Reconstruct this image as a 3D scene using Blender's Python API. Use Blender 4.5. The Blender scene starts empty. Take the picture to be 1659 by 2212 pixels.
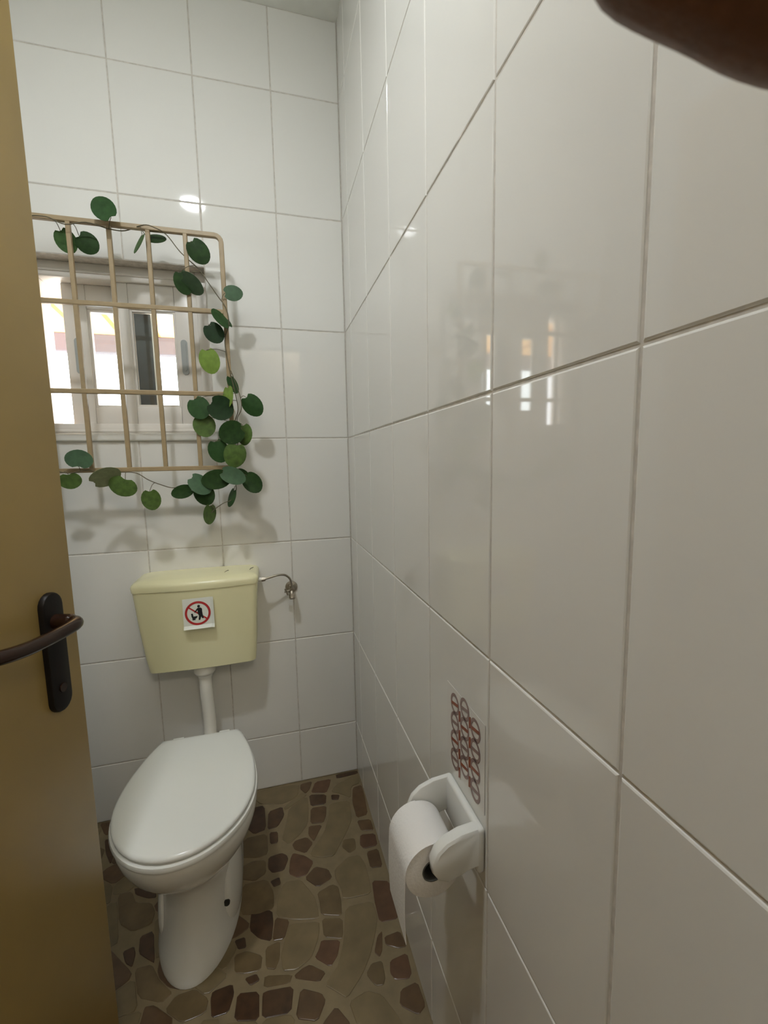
import bpy, bmesh, math, random
from mathutils import Vector, Matrix

random.seed(7)
C = bpy.context.scene.collection
SC = bpy.context.scene
PI = math.pi

# ---------------------------------------------------------------- camera
cam_d = bpy.data.cameras.new('camera')
cam = bpy.data.objects.new('camera', cam_d); C.objects.link(cam)
right = Vector((0.96532744, -0.26031541, -0.01946338))
fwd_c = Vector((0.25636045, 0.95943379, -0.11732912))
up_c = Vector((0.0492164, 0.10827138, 0.99290234))
M = Matrix((right, up_c, -fwd_c)).transposed().to_4x4()
M.translation = Vector((-0.3078, -1.672, 1.3082))
cam.matrix_world = M
cam_d.sensor_fit = 'AUTO'; cam_d.sensor_width = 36.0
cam_d.lens = 926.14 / 2212 * 36.0
cam_d.clip_start = 0.005; cam_d.clip_end = 200
cam_d.dof.use_dof = True; cam_d.dof.focus_distance = 1.6
cam_d.dof.aperture_fstop = 24.0
SC.camera = cam

# ---------------------------------------------------------------- exposure, sky, sun
SC.view_settings.view_transform = 'Standard'
SC.view_settings.look = 'None'
SC.view_settings.gamma = 1.0
SC.view_settings.use_curve_mapping = False
SC.view_settings.exposure = 0.80
world = bpy.data.worlds.new('hazy_daylight'); SC.world = world
world.use_nodes = True
bg = world.node_tree.nodes['Background']
bg.inputs[0].default_value = (0.93, 0.96, 1.0, 1)
bg.inputs[1].default_value = 6.0
sun_d = bpy.data.lights.new('sun', 'SUN'); sun_d.energy = 8.0; sun_d.angle = 0.01
sun_d.color = (1.0, 0.95, 0.86)
sun = bpy.data.objects.new('sun', sun_d); C.objects.link(sun)
sun.rotation_euler = (math.radians(38), 0, math.radians(-14))   # comes over the roof, from behind the photographer
LAMP_STRENGTH = 200.0
HALL_FILL_STRENGTH = 29.0  # added fill light behind the doorway

# ---------------------------------------------------------------- helpers
def mat(name, col, rough=0.5, metal=0.0, bump=0.0, scale=40.0, var=0.0, spec=0.5, coat=0.0, rnd=0.0, detail=3.0):
    m = bpy.data.materials.new(name); m.use_nodes = True
    nt = m.node_tree; b = nt.nodes['Principled BSDF']
    b.inputs['Base Color'].default_value = (*col, 1)
    b.inputs['Roughness'].default_value = rough
    b.inputs['Metallic'].default_value = metal
    b.inputs['Specular IOR Level'].default_value = spec
    b.inputs['Coat Weight'].default_value = coat
    b.inputs['Coat Roughness'].default_value = 0.06
    tc = nt.nodes.new('ShaderNodeTexCoord')
    if bump or var:
        n = nt.nodes.new('ShaderNodeTexNoise'); n.inputs['Scale'].default_value = scale
        n.inputs['Detail'].default_value = detail
        geo = nt.nodes.new('ShaderNodeNewGeometry')
        nt.links.new(geo.outputs['Position'], n.inputs['Vector'])
        if bump:
            bp = nt.nodes.new('ShaderNodeBump'); bp.inputs['Strength'].default_value = bump
            bp.inputs['Distance'].default_value = 0.01
            nt.links.new(n.outputs['Fac'], bp.inputs['Height'])
            nt.links.new(bp.outputs['Normal'], b.inputs['Normal'])
        if var:
            r = nt.nodes.new('ShaderNodeValToRGB')
            r.color_ramp.elements[0].position = 0.3; r.color_ramp.elements[1].position = 0.7
            r.color_ramp.elements[0].color = (*[max(0, c * (1 - var)) for c in col], 1)
            r.color_ramp.elements[1].color = (*[min(1, c * (1 + var)) for c in col], 1)
            nt.links.new(n.outputs['Fac'], r.inputs['Fac'])
            src = r.outputs['Color']
        else:
            src = None
    else:
        src = None
    if rnd:
        oi = nt.nodes.new('ShaderNodeObjectInfo')
        mr = nt.nodes.new('ShaderNodeMapRange')
        mr.inputs['To Min'].default_value = 1 - rnd; mr.inputs['To Max'].default_value = 1 + rnd
        nt.links.new(oi.outputs['Random'], mr.inputs['Value'])
        h = nt.nodes.new('ShaderNodeHueSaturation'); h.inputs['Color'].default_value = (*col, 1)
        if src: nt.links.new(src, h.inputs['Color'])
        nt.links.new(mr.outputs['Result'], h.inputs['Value'])
        src = h.outputs['Color']
    if src: nt.links.new(src, b.inputs['Base Color'])
    return m

def wloc(o):
    v = Vector((0, 0, 0))
    while o:
        v = v + Vector(o.location); o = o.parent
    return v

def obj(name, bm, m, parent=None, smooth=False, loc=None):
    """one mesh object; coordinates in bm are world coordinates"""
    o_loc = Vector(loc) if loc is not None else (wloc(parent) if parent else Vector((0, 0, 0)))
    bmesh.ops.recalc_face_normals(bm, faces=bm.faces)
    bmesh.ops.translate(bm, verts=bm.verts, vec=-o_loc)
    me = bpy.data.meshes.new(name); bm.to_mesh(me); bm.free()
    if smooth:
        for p in me.polygons: p.use_smooth = True
        if smooth != True: me.set_sharp_from_angle(angle=math.radians(smooth))
    me.materials.append(m)
    o = bpy.data.objects.new(name, me); C.objects.link(o)
    if parent:
        o.parent = parent; o.location = o_loc - wloc(parent)
    else:
        o.location = o_loc
    return o

def tag(o, label, cat, group=None):
    o['label'] = label; o['category'] = cat
    if group: o['group'] = group
    return o

def thing(name, label, cat, loc, group=None):
    o = bpy.data.objects.new(name, None); o.empty_display_size = 0.05
    C.objects.link(o); o.location = loc
    return tag(o, label, cat, group)

def struct(o, label=None):
    o['kind'] = 'structure'
    if label: o['label'] = label
    return o

def struct_empty(name, loc, label=None):
    o = bpy.data.objects.new(name, None); o.empty_display_size = 0.05
    C.objects.link(o); o.location = loc
    return struct(o, label)

def box(bm, x0, x1, y0, y1, z0, z1, bev=0.0, seg=2, frame=None):
    vs = [(x, y, z) for x in (x0, x1) for y in (y0, y1) for z in (z0, z1)]
    if frame: vs = [frame(*v) for v in vs]
    v = [bm.verts.new(p) for p in vs]
    fs = [bm.faces.new([v[i] for i in f]) for f in ((0, 1, 3, 2), (4, 6, 7, 5), (0, 4, 5, 1), (2, 3, 7, 6), (0, 2, 6, 4), (1, 5, 7, 3))]
    if bev:
        es = list({e for f in fs for e in f.edges})
        bmesh.ops.recalc_face_normals(bm, faces=fs)
        bmesh.ops.bevel(bm, geom=es, offset=bev, segments=seg, profile=0.5, affect='EDGES')
    return bm

def newbox(*a, **k): return box(bmesh.new(), *a, **k)

def loft(bm, rings, cap0=True, cap1=True, closed=True):
    R = [[bm.verts.new(p) for p in r] for r in rings]
    n = len(R[0])
    for a, b in zip(R, R[1:]):
        for i in range(n if closed else n - 1):
            j = (i + 1) % n
            bm.faces.new((a[i], a[j], b[j], b[i]))
    if cap0: bm.faces.new(R[0])
    if cap1: bm.faces.new(list(reversed(R[-1])))
    return bm

def tube(bm, pts, r, n=8, caps=True):
    pts = [Vector(p) for p in pts]
    rr = r if isinstance(r, (list, tuple)) else [r] * len(pts)
    rings = []; prev = None
    for i, p in enumerate(pts):
        t = (pts[min(i + 1, len(pts) - 1)] - pts[max(i - 1, 0)]).normalized()
        if prev is None:
            a = Vector((0, 0, 1)) if abs(t.z) < 0.9 else Vector((1, 0, 0))
            u = t.cross(a).normalized()
        else:
            u = (prev - t * prev.dot(t)).normalized()
        prev = u; w = t.cross(u)
        rings.append([p + rr[i] * (math.cos(2 * PI * k / n) * u + math.sin(2 * PI * k / n) * w) for k in range(n)])
    return loft(bm, rings, caps, caps)

def smooth_path(pts, sub=5):
    P = [Vector(p) for p in pts]; out = []
    for i in range(len(P) - 1):
        p0 = P[max(i - 1, 0)]; p1 = P[i]; p2 = P[i + 1]; p3 = P[min(i + 2, len(P) - 1)]
        for k in range(sub):
            t = k / sub
            out.append(0.5 * ((2 * p1) + (p2 - p0) * t + (2 * p0 - 5 * p1 + 4 * p2 - p3) * t * t + (3 * p1 - p0 - 3 * p2 + p3) * t ** 3))
    out.append(P[-1])
    return out

def prism(bm, poly, f0, f1):
    """polygon [(a,b)] extruded between mappings f0(a,b) and f1(a,b)"""
    return loft(bm, [[f0(a, b) for a, b in poly], [f1(a, b) for a, b in poly]])

def circle(r, n=24, cx=0, cy=0, sx=1, sy=1):
    return [(cx + sx * r * math.cos(2 * PI * k / n), cy + sy * r * math.sin(2 * PI * k / n)) for k in range(n)]
STONES = [
 ('a', [(-0.409, -0.002), (-0.247, -0.012), (-0.254, -0.069), (-0.28, -0.09), (-0.321, -0.101), (-0.401, -0.077), (-0.429, -0.037)]),
 ('b', [(-0.242, -0.014), (-0.194, -0.012), (-0.207, -0.054), (-0.227, -0.073), (-0.247, -0.042)]),
 ('r', [(-0.184, -0.018), (-0.117, -0.019), (-0.128, -0.057), (-0.146, -0.092), (-0.208, -0.076)]),
 ('d', [(-0.215, -0.081), (-0.146, -0.099), (-0.155, -0.148), (-0.214, -0.144)]),
 ('m', [(-0.215, -0.15), (-0.154, -0.155), (-0.16, -0.201), (-0.175, -0.232), (-0.223, -0.224)]),
 ('m', [(-0.229, -0.23), (-0.18, -0.239), (-0.202, -0.277), (-0.217, -0.301), (-0.235, -0.269)]),
 ('a', [(-0.295, -0.127), (-0.221, -0.084), (-0.219, -0.144), (-0.23, -0.222), (-0.261, -0.26), (-0.303, -0.289), (-0.326, -0.26), (-0.308, -0.191)]),
 ('m', [(-0.279, -0.277), (-0.239, -0.274), (-0.219, -0.306), (-0.248, -0.34), (-0.285, -0.315), (-0.292, -0.292)]),
 ('d', [(-0.371, -0.122), (-0.318, -0.111), (-0.311, -0.157), (-0.337, -0.203), (-0.374, -0.208)]),
 ('d', [(-0.367, -0.218), (-0.337, -0.222), (-0.337, -0.271), (-0.365, -0.27)]),
 ('D', [(-0.371, -0.318), (-0.327, -0.313), (-0.31, -0.327), (-0.305, -0.344), (-0.321, -0.382), (-0.358, -0.381), (-0.373, -0.36)]),
 ('r', [(-0.29, -0.324), (-0.251, -0.346), (-0.224, -0.377), (-0.251, -0.418), (-0.28, -0.42), (-0.308, -0.398), (-0.301, -0.345)]),
 ('a', [(-0.109, -0.063), (-0.026, -0.025), (-0.002, -0.024), (-0.006, -0.078), (-0.043, -0.087), (-0.058, -0.146), (-0.097, -0.111), (-0.128, -0.092)]),
 ('d', [(-0.131, -0.106), (-0.096, -0.116), (-0.105, -0.142), (-0.132, -0.134)]),
 ('a', [(-0.144, -0.148), (-0.064, -0.151), (-0.071, -0.244), (-0.097, -0.292), (-0.126, -0.333), (-0.158, -0.376), (-0.196, -0.371), (-0.23, -0.357), (-0.236, -0.343), (-0.177, -0.269), (-0.155, -0.211)]),
 ('m', [(-0.041, -0.093), (-0.002, -0.087), (0.0, -0.149), (-0.01, -0.241), (-0.055, -0.246), (-0.057, -0.169)]),
 ('b', [(-0.057, -0.256), (-0.006, -0.263), (-0.004, -0.316), (-0.051, -0.306)]),
 ('r', [(-0.057, -0.318), (-0.004, -0.327), (-0.007, -0.378), (-0.057, -0.378), (-0.067, -0.357)]),
 ('o', [(-0.119, -0.32), (-0.077, -0.325), (-0.08, -0.371), (-0.107, -0.381), (-0.128, -0.35)]),
 ('m', [(-0.051, -0.39), (-0.009, -0.388), (-0.01, -0.459), (-0.051, -0.453)]),
 ('a', [(-0.165, -0.424), (-0.115, -0.391), (-0.076, -0.393), (-0.063, -0.431), (-0.061, -0.476), (-0.065, -0.534), (-0.153, -0.528), (-0.155, -0.488), (-0.166, -0.454)]),
 ('m', [(-0.261, -0.427), (-0.223, -0.394), (-0.182, -0.416), (-0.173, -0.45), (-0.223, -0.469)]),
 ('o', [(-0.227, -0.484), (-0.178, -0.469), (-0.16, -0.483), (-0.158, -0.529), (-0.164, -0.573), (-0.223, -0.553), (-0.223, -0.516)]),
 ('o', [(-0.222, -0.561), (-0.163, -0.578), (-0.168, -0.621), (-0.174, -0.633), (-0.223, -0.614)]),
 ('a', [(-0.323, -0.421), (-0.273, -0.425), (-0.246, -0.47), (-0.233, -0.497), (-0.228, -0.531), (-0.228, -0.562), (-0.299, -0.546), (-0.349, -0.522), (-0.345, -0.467)]),
 ('a', [(-0.315, -0.551), (-0.229, -0.569), (-0.23, -0.593), (-0.238, -0.617), (-0.259, -0.655), (-0.3, -0.673), (-0.336, -0.665), (-0.34, -0.626), (-0.321, -0.573)]),
 ('d', [(-0.366, -0.406), (-0.336, -0.399), (-0.331, -0.425), (-0.355, -0.43)]),
 ('D', [(-0.437, -0.085), (-0.384, -0.085), (-0.377, -0.203), (-0.42, -0.213), (-0.453, -0.169)]),
 ('o', [(-0.453, -0.219), (-0.374, -0.219), (-0.37, -0.305), (-0.403, -0.312), (-0.472, -0.292)]),
 ('o', [(-0.453, -0.327), (-0.417, -0.318), (-0.379, -0.326), (-0.376, -0.375), (-0.412, -0.393), (-0.454, -0.375)]),
 ('o', [(-0.453, -0.393), (-0.374, -0.394), (-0.353, -0.448), (-0.354, -0.495), (-0.399, -0.502), (-0.452, -0.487)]),
 ('r', [(-0.23, -0.618), (-0.178, -0.633), (-0.19, -0.668), (-0.214, -0.691), (-0.253, -0.657), (-0.239, -0.639)]),
 ('m', [(-0.265, -0.668), (-0.226, -0.698), (-0.244, -0.715), (-0.304, -0.691), (-0.307, -0.682), (-0.285, -0.671)]),
 ('a', [(-0.151, -0.549), (-0.068, -0.554), (-0.064, -0.602), (-0.08, -0.642), (-0.106, -0.692), (-0.135, -0.728), (-0.184, -0.768), (-0.209, -0.746), (-0.234, -0.725), (-0.194, -0.691), (-0.171, -0.636)]),
 ('r', [(-0.056, -0.491), (0.003, -0.508), (-0.006, -0.578), (-0.007, -0.625), (-0.064, -0.621), (-0.064, -0.553)]),
 ('m', [(-0.061, -0.658), (-0.014, -0.655), (-0.006, -0.699), (-0.031, -0.698), (-0.063, -0.68)]),
 ('o', [(-0.129, -0.73), (-0.109, -0.71), (-0.08, -0.712), (-0.081, -0.752), (-0.09, -0.766), (-0.11, -0.763)]),
 ('r', [(-0.061, -0.717), (-0.011, -0.712), (-0.013, -0.76), (-0.025, -0.771), (-0.061, -0.763), (-0.069, -0.744)]),
 ('m', [(-0.053, -0.785), (-0.006, -0.78), (0.001, -0.833), (-0.026, -0.846), (-0.065, -0.815)]),
 ('a', [(-0.182, -0.774), (-0.133, -0.764), (-0.099, -0.782), (-0.074, -0.829), (-0.064, -0.856), (-0.171, -0.826)]),
 ('D', [(-0.446, -0.681), (-0.392, -0.692), (-0.391, -0.752), (-0.451, -0.737)]),
 ('d', [(-0.372, -0.696), (-0.308, -0.704), (-0.317, -0.758), (-0.387, -0.751), (-0.386, -0.698)]),
 ('m', [(-0.293, -0.714), (-0.242, -0.739), (-0.234, -0.757), (-0.258, -0.792), (-0.31, -0.772)]),
 ('m', [(-0.248, -0.797), (-0.212, -0.773), (-0.182, -0.818), (-0.204, -0.846), (-0.258, -0.819)]),
 ('d', [(-0.431, -0.654), (-0.4, -0.651), (-0.391, -0.669), (-0.415, -0.676)]),
 ('D', [(-0.419, -0.478), (-0.359, -0.499), (-0.355, -0.536), (-0.362, -0.585), (-0.396, -0.569), (-0.424, -0.537)]),
 ('d', [(-0.463, -0.553), (-0.433, -0.551), (-0.428, -0.582), (-0.451, -0.581)]),
 ('o', [(-0.428, -0.588), (-0.385, -0.613), (-0.389, -0.647), (-0.429, -0.645), (-0.457, -0.634), (-0.46, -0.591)]),
 ('o', [(-0.379, -0.596), (-0.339, -0.588), (-0.34, -0.632), (-0.353, -0.657), (-0.378, -0.647)]),
 ('o', [(-0.381, -0.661), (-0.309, -0.679), (-0.317, -0.697), (-0.384, -0.688)]),
 ('m', [(-0.078, -0.65), (-0.061, -0.641), (-0.073, -0.69), (-0.085, -0.704), (-0.097, -0.689)]),
 ('d', [(-0.777, -0.309), (-0.71, -0.331), (-0.7, -0.363), (-0.725, -0.359), (-0.767, -0.334)]),
 ('o', [(-0.82, -0.319), (-0.779, -0.321), (-0.757, -0.362), (-0.711, -0.375), (-0.692, -0.41), (-0.695, -0.443), (-0.743, -0.451), (-0.788, -0.416)]),
 ('d', [(-0.754, -0.499), (-0.727, -0.492), (-0.716, -0.515), (-0.717, -0.548), (-0.738, -0.533)]),
 ('d', [(-0.719, -0.469), (-0.685, -0.462), (-0.661, -0.554), (-0.682, -0.539), (-0.711, -0.516)]),
 ('o', [(-0.711, -0.552), (-0.669, -0.552), (-0.64, -0.597), (-0.6, -0.638), (-0.624, -0.652), (-0.685, -0.624)]),
 ('o', [(-0.594, -0.644), (-0.549, -0.642), (-0.512, -0.675), (-0.516, -0.702), (-0.569, -0.708), (-0.615, -0.67)]),
 ('D', [(-0.507, -0.66), (-0.458, -0.657), (-0.452, -0.68), (-0.463, -0.717), (-0.503, -0.717), (-0.51, -0.676)]),
 ('m', [(-0.973, 0.026), (-0.928, 0.008), (-0.911, -0.069), (-0.937, -0.065)]),
 ('d', [(-0.931, -0.084), (-0.902, -0.088), (-0.875, -0.156), (-0.876, -0.201), (-0.908, -0.147)]),
]
LEAVES = [
 (-0.736, -0.15, 2.061, 0.08, 0.066, 128, 'g'),
 (-0.865, -0.085, 1.992, 0.078, 0.059, -65, 'm'),
 (-0.806, -0.095, 1.987, 0.065, 0.062, -41, 'd'),
 (-0.657, -0.12, 1.99, 0.067, 0.022, -112, 'm'),
 (-0.615, -0.09, 2.022, 0.062, 0.038, -4, 'd'),
 (-0.487, -0.13, 1.981, 0.082, 0.065, -56, 'd'),
 (-0.537, -0.13, 1.883, 0.074, 0.056, -74, 'd'),
 (-0.51, -0.145, 1.875, 0.08, 0.026, -30, 'b'),
 (-0.39, -0.13, 1.861, 0.063, 0.05, 9, 'b'),
 (-0.426, -0.14, 1.776, 0.078, 0.031, 135, 'g'),
 (-0.456, -0.125, 1.736, 0.074, 0.061, -57, 'k'),
 (-0.474, -0.135, 1.645, 0.083, 0.064, -79, 'y'),
 (-0.407, -0.12, 1.574, 0.063, 0.021, -68, 'g'),
 (-0.422, -0.145, 1.531, 0.073, 0.028, -84, 'y'),
 (-0.516, -0.135, 1.495, 0.079, 0.07, -64, 'g'),
 (-0.448, -0.15, 1.492, 0.084, 0.08, -31, 'k'),
 (-0.504, -0.125, 1.438, 0.076, 0.071, -74, 'l'),
 (-0.348, -0.12, 1.507, 0.083, 0.065, -52, 'g'),
 (-0.416, -0.15, 1.413, 0.087, 0.078, -160, 'd'),
 (-0.382, -0.125, 1.41, 0.076, 0.045, -83, 'l'),
 (-0.464, -0.135, 1.355, 0.081, 0.066, -74, 'g'),
 (-0.412, -0.15, 1.34, 0.087, 0.073, -103, 'l'),
 (-0.423, -0.155, 1.271, 0.088, 0.057, -23, 'b'),
 (-0.475, -0.14, 1.259, 0.095, 0.066, -171, 'd'),
 (-0.525, -0.15, 1.248, 0.083, 0.046, -34, 'b'),
 (-0.518, -0.135, 1.213, 0.081, 0.065, -65, 'd'),
 (-0.582, -0.135, 1.222, 0.071, 0.045, -166, 'd'),
 (-0.678, -0.135, 1.201, 0.071, 0.059, -85, 'l'),
 (-0.756, -0.14, 1.246, 0.064, 0.085, -114, 'l'),
 (-0.8, -0.15, 1.276, 0.091, 0.039, 20, 'p'),
 (-0.869, -0.14, 1.332, 0.059, 0.078, 81, 'b'),
 (-0.902, -0.13, 1.268, 0.052, 0.065, -82, 'l'),
 (-0.362, -0.13, 1.245, 0.08, 0.062, -54, 'd'),
 (-0.393, -0.12, 1.268, 0.062, 0.042, -44, 'd'),
 (-0.505, -0.13, 1.144, 0.071, 0.025, -98, 'l'),
 (-0.433, -0.125, 1.197, 0.068, 0.015, -117, 'g'),
]
VINE = [(-0.939, -0.13, 2.03), (-0.891, -0.135, 2.03), (-0.846, -0.135, 2.015), (-0.793, -0.13, 2.029), (-0.736, -0.12, 2.022), (-0.699, -0.095, 2.033), (-0.638, -0.13, 2.039), (-0.605, -0.135, 2.032), (-0.578, -0.11, 2.026), (-0.542, -0.105, 1.981), (-0.493, -0.11, 1.935), (-0.465, -0.11, 1.895), (-0.438, -0.115, 1.853), (-0.414, -0.13, 1.813), (-0.407, -0.135, 1.762), (-0.423, -0.12, 1.722), (-0.422, -0.13, 1.675), (-0.414, -0.13, 1.617), (-0.401, -0.125, 1.543), (-0.395, -0.125, 1.49), (-0.41, -0.12, 1.445), (-0.421, -0.13, 1.39), (-0.427, -0.13, 1.336), (-0.427, -0.13, 1.29), (-0.473, -0.13, 1.267), (-0.517, -0.13, 1.261), (-0.561, -0.13, 1.242), (-0.61, -0.13, 1.235), (-0.651, -0.13, 1.248), (-0.684, -0.13, 1.264), (-0.716, -0.13, 1.286), (-0.754, -0.135, 1.29), (-0.808, -0.13, 1.288), (-0.852, -0.13, 1.298), (-0.901, -0.135, 1.291), (-0.939, -0.13, 1.298), (-0.975, -0.13, 1.301)]
VINE2 = [(-0.411, -0.125, 1.618), (-0.399, -0.12, 1.58), (-0.385, -0.12, 1.529), (-0.385, -0.12, 1.491), (-0.4, -0.12, 1.46), (-0.398, -0.12, 1.421), (-0.407, -0.125, 1.336), (-0.417, -0.125, 1.258), (-0.416, -0.125, 1.221), (-0.433, -0.13, 1.188), (-0.457, -0.13, 1.179), (-0.485, -0.13, 1.161), (-0.501, -0.13, 1.146)]

# ---------------------------------------------------------------- materials
M_tile = mat('glazed_white_tile', (0.80, 0.785, 0.74), rough=0.04, bump=0.010, scale=7.0, rnd=0.015, spec=0.5, detail=1.0)
M_grout = mat('grey_grout', (0.60, 0.56, 0.50), rough=0.9, var=0.15, scale=60)
M_plaster = mat('white_plaster', (0.72, 0.72, 0.68), rough=0.85, bump=0.05, scale=90, var=0.03)
M_hall = mat('hall_plaster', (0.62, 0.57, 0.49), rough=0.9, bump=0.05, scale=90, var=0.03)
M_ceil = mat('ceiling_paint', (0.88, 0.88, 0.82), rough=0.9, var=0.03, scale=20)
M_floor = mat('floor_grout', (0.235, 0.18, 0.10), rough=0.45, var=0.12, scale=25)
STONE = {
 'a': mat('stone_beige', (0.195, 0.145, 0.074), rough=0.32, var=0.14, scale=18, rnd=0.08),
 'o': mat('stone_olive', (0.15, 0.103, 0.048), rough=0.32, var=0.18, scale=22, rnd=0.1),
 'b': mat('stone_brown', (0.105, 0.060, 0.027), rough=0.32, var=0.25, scale=30, rnd=0.12),
 'm': mat('stone_mid_brown', (0.115, 0.066, 0.031), rough=0.32, var=0.2, scale=30, rnd=0.12),
 'r': mat('stone_red_brown', (0.115, 0.058, 0.030), rough=0.32, var=0.2, scale=30, rnd=0.12),
 'd': mat('stone_dark', (0.066, 0.034, 0.015), rough=0.32, var=0.3, scale=35, rnd=0.12),
 'D': mat('stone_dark_red', (0.062, 0.030, 0.013), rough=0.32, var=0.3, scale=35, rnd=0.12)}
M_china = mat('white_china', (0.80, 0.80, 0.76), rough=0.06, spec=0.5)
M_seat = mat('white_seat_plastic', (0.82, 0.83, 0.79), rough=0.16)
M_ivory = mat('ivory_plastic', (0.82, 0.78, 0.49), rough=0.24)
M_pipe = mat('white_pipe_plastic', (0.78, 0.76, 0.69), rough=0.22)
M_dark = mat('dark_slot', (0.02, 0.02, 0.018), rough=0.6)
M_chrome = mat('dull_chrome', (0.42, 0.38, 0.32), rough=0.28, metal=1.0, bump=0.2, scale=400)
M_bar = mat('beige_painted_steel', (0.36, 0.265, 0.145), rough=0.42, var=0.07, scale=45, bump=0.08)
M_pvc = mat('white_pvc', (0.76, 0.72, 0.66), rough=0.3, var=0.02, scale=12)
M_stile_shade = mat('stile_shade_grey', (0.045, 0.045, 0.042), rough=0.6, var=0.2, scale=30)  # backlit shade of the white PVC stile, put into its colour
M_marble = mat('white_marble_sill', (0.78, 0.77, 0.72), rough=0.2, var=0.05, scale=14)
M_pull = mat('grey_pull_handle', (0.40, 0.42, 0.41), rough=0.35)
M_door = mat('tan_brown_door_paint', (0.32, 0.222, 0.075), rough=0.38, var=0.06, scale=6, bump=0.03)
M_handle = mat('dark_brown_bakelite', (0.020, 0.008, 0.004), rough=0.2, spec=0.4)
M_black = mat('black_handle_plate', (0.008, 0.006, 0.005), rough=0.4, spec=0.22)
M_paper = mat('toilet_paper', (0.83, 0.81, 0.78), rough=0.95, bump=0.15, scale=220)
M_sticker = mat('white_sticker_paper', (0.78, 0.80, 0.72), rough=0.5)
M_red = mat('red_sign_ink', (0.45, 0.025, 0.025), rough=0.5)
M_ink = mat('black_sign_ink', (0.012, 0.012, 0.012), rough=0.5)
M_film = mat('clear_grey_film', (0.80, 0.775, 0.73), rough=0.15)
M_print = mat('mauve_brown_print', (0.30, 0.20, 0.18), rough=0.3)
M_print2 = mat('rust_print', (0.30, 0.07, 0.025), rough=0.3)
M_stem = mat('vine_stem', (0.12, 0.10, 0.055), rough=0.6)
M_skin = mat('dark_brown_skin', (0.17, 0.075, 0.035), rough=0.5, bump=0.08, scale=420, var=0.12)
M_nail = mat('fingernail', (0.22, 0.11, 0.08), rough=0.3)
M_white = mat('sunlit_render', (0.85, 0.83, 0.78), rough=0.9)
M_concrete = mat('yard_concrete', (0.62, 0.60, 0.56), rough=0.9, var=0.1, scale=3)
M_beam = mat('lilac_grey_beam', (0.115, 0.10, 0.115), rough=0.8)
M_blue = mat('blue_panel_paint', (0.12, 0.24, 0.50), rough=0.5)
LEAF = {
 'g': mat('leaf_green', (0.026, 0.070, 0.018), rough=0.6, var=0.2, scale=60, spec=0.2),
 'm': mat('leaf_mid_green', (0.042, 0.095, 0.022), rough=0.6, var=0.2, scale=60, spec=0.2),
 'd': mat('leaf_dark_green', (0.020, 0.050, 0.011), rough=0.6, var=0.25, scale=60, spec=0.2),
 'k': mat('leaf_very_dark', (0.012, 0.034, 0.009), rough=0.6, var=0.25, scale=60, spec=0.2),
 'b': mat('leaf_blue_green', (0.055, 0.115, 0.055), rough=0.6, var=0.15, scale=60),
 'y': mat('leaf_yellow_green', (0.19, 0.30, 0.045), rough=0.55, var=0.15, scale=60),
 'l': mat('leaf_olive_green', (0.075, 0.135, 0.024), rough=0.55, var=0.3, scale=60),
 'p': mat('leaf_pale_back', (0.24, 0.27, 0.14), rough=0.65, var=0.15, scale=60)}

def emission(name, col, s):
    m = bpy.data.materials.new(name); m.use_nodes = True; nt = m.node_tree
    nt.nodes.remove(nt.nodes['Principled BSDF'])
    e = nt.nodes.new('ShaderNodeEmission'); e.inputs[0].default_value = (*col, 1); e.inputs[1].default_value = s
    nt.links.new(e.outputs[0], nt.nodes['Material Output'].inputs[0]); return m

def glass_mat():
    m = bpy.data.materials.new('window_glass'); m.use_nodes = True; nt = m.node_tree
    nt.nodes.remove(nt.nodes['Principled BSDF'])
    tr = nt.nodes.new('ShaderNodeBsdfTransparent'); tr.inputs[0].default_value = (0.93, 0.96, 0.95, 1)
    gl = nt.nodes.new('ShaderNodeBsdfGlossy'); gl.inputs['Roughness'].default_value = 0.02
    fr = nt.nodes.new('ShaderNodeFresnel'); fr.inputs[0].default_value = 1.5
    mx = nt.nodes.new('ShaderNodeMixShader')
    nt.links.new(fr.outputs[0], mx.inputs[0]); nt.links.new(tr.outputs[0], mx.inputs[1]); nt.links.new(gl.outputs[0], mx.inputs[2])
    nt.links.new(mx.outputs[0], nt.nodes['Material Output'].inputs[0]); return m

def awning_mat():
    m = mat('orange_awning_cloth', (0.70, 0.42, 0.18), rough=0.9); nt = m.node_tree
    b = nt.nodes['Principled BSDF']
    tl = nt.nodes.new('ShaderNodeBsdfTranslucent'); tl.inputs[0].default_value = (0.95, 0.55, 0.2, 1)
    geo = nt.nodes.new('ShaderNodeNewGeometry'); sx = nt.nodes.new('ShaderNodeSeparateXYZ')
    nt.links.new(geo.outputs['Position'], sx.inputs[0])
    mt = nt.nodes.new('ShaderNodeMath'); mt.operation = 'MULTIPLY'; mt.inputs[1].default_value = 3.2
    nt.links.new(sx.outputs['X'], mt.inputs[0])
    fr = nt.nodes.new('ShaderNodeMath'); fr.operation = 'FRACT'; nt.links.new(mt.outputs[0], fr.inputs[0])
    rp = nt.nodes.new('ShaderNodeValToRGB'); rp.color_ramp.interpolation = 'CONSTANT'
    rp.color_ramp.elements[0].color = (0.50, 0.30, 0.15, 1); rp.color_ramp.elements[1].position = 0.12
    rp.color_ramp.elements[1].color = (0.78, 0.56, 0.32, 1)
    nt.links.new(fr.outputs[0], rp.inputs[0]); nt.links.new(rp.outputs[0], tl.inputs[0]); nt.links.new(rp.outputs[0], b.inputs['Base Color'])
    mx = nt.nodes.new('ShaderNodeMixShader'); mx.inputs[0].default_value = 0.7
    nt.links.new(b.outputs[0], mx.inputs[1]); nt.links.new(tl.outputs[0], mx.inputs[2])
    nt.links.new(mx.outputs[0], nt.nodes['Material Output'].inputs[0]); return m

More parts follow.
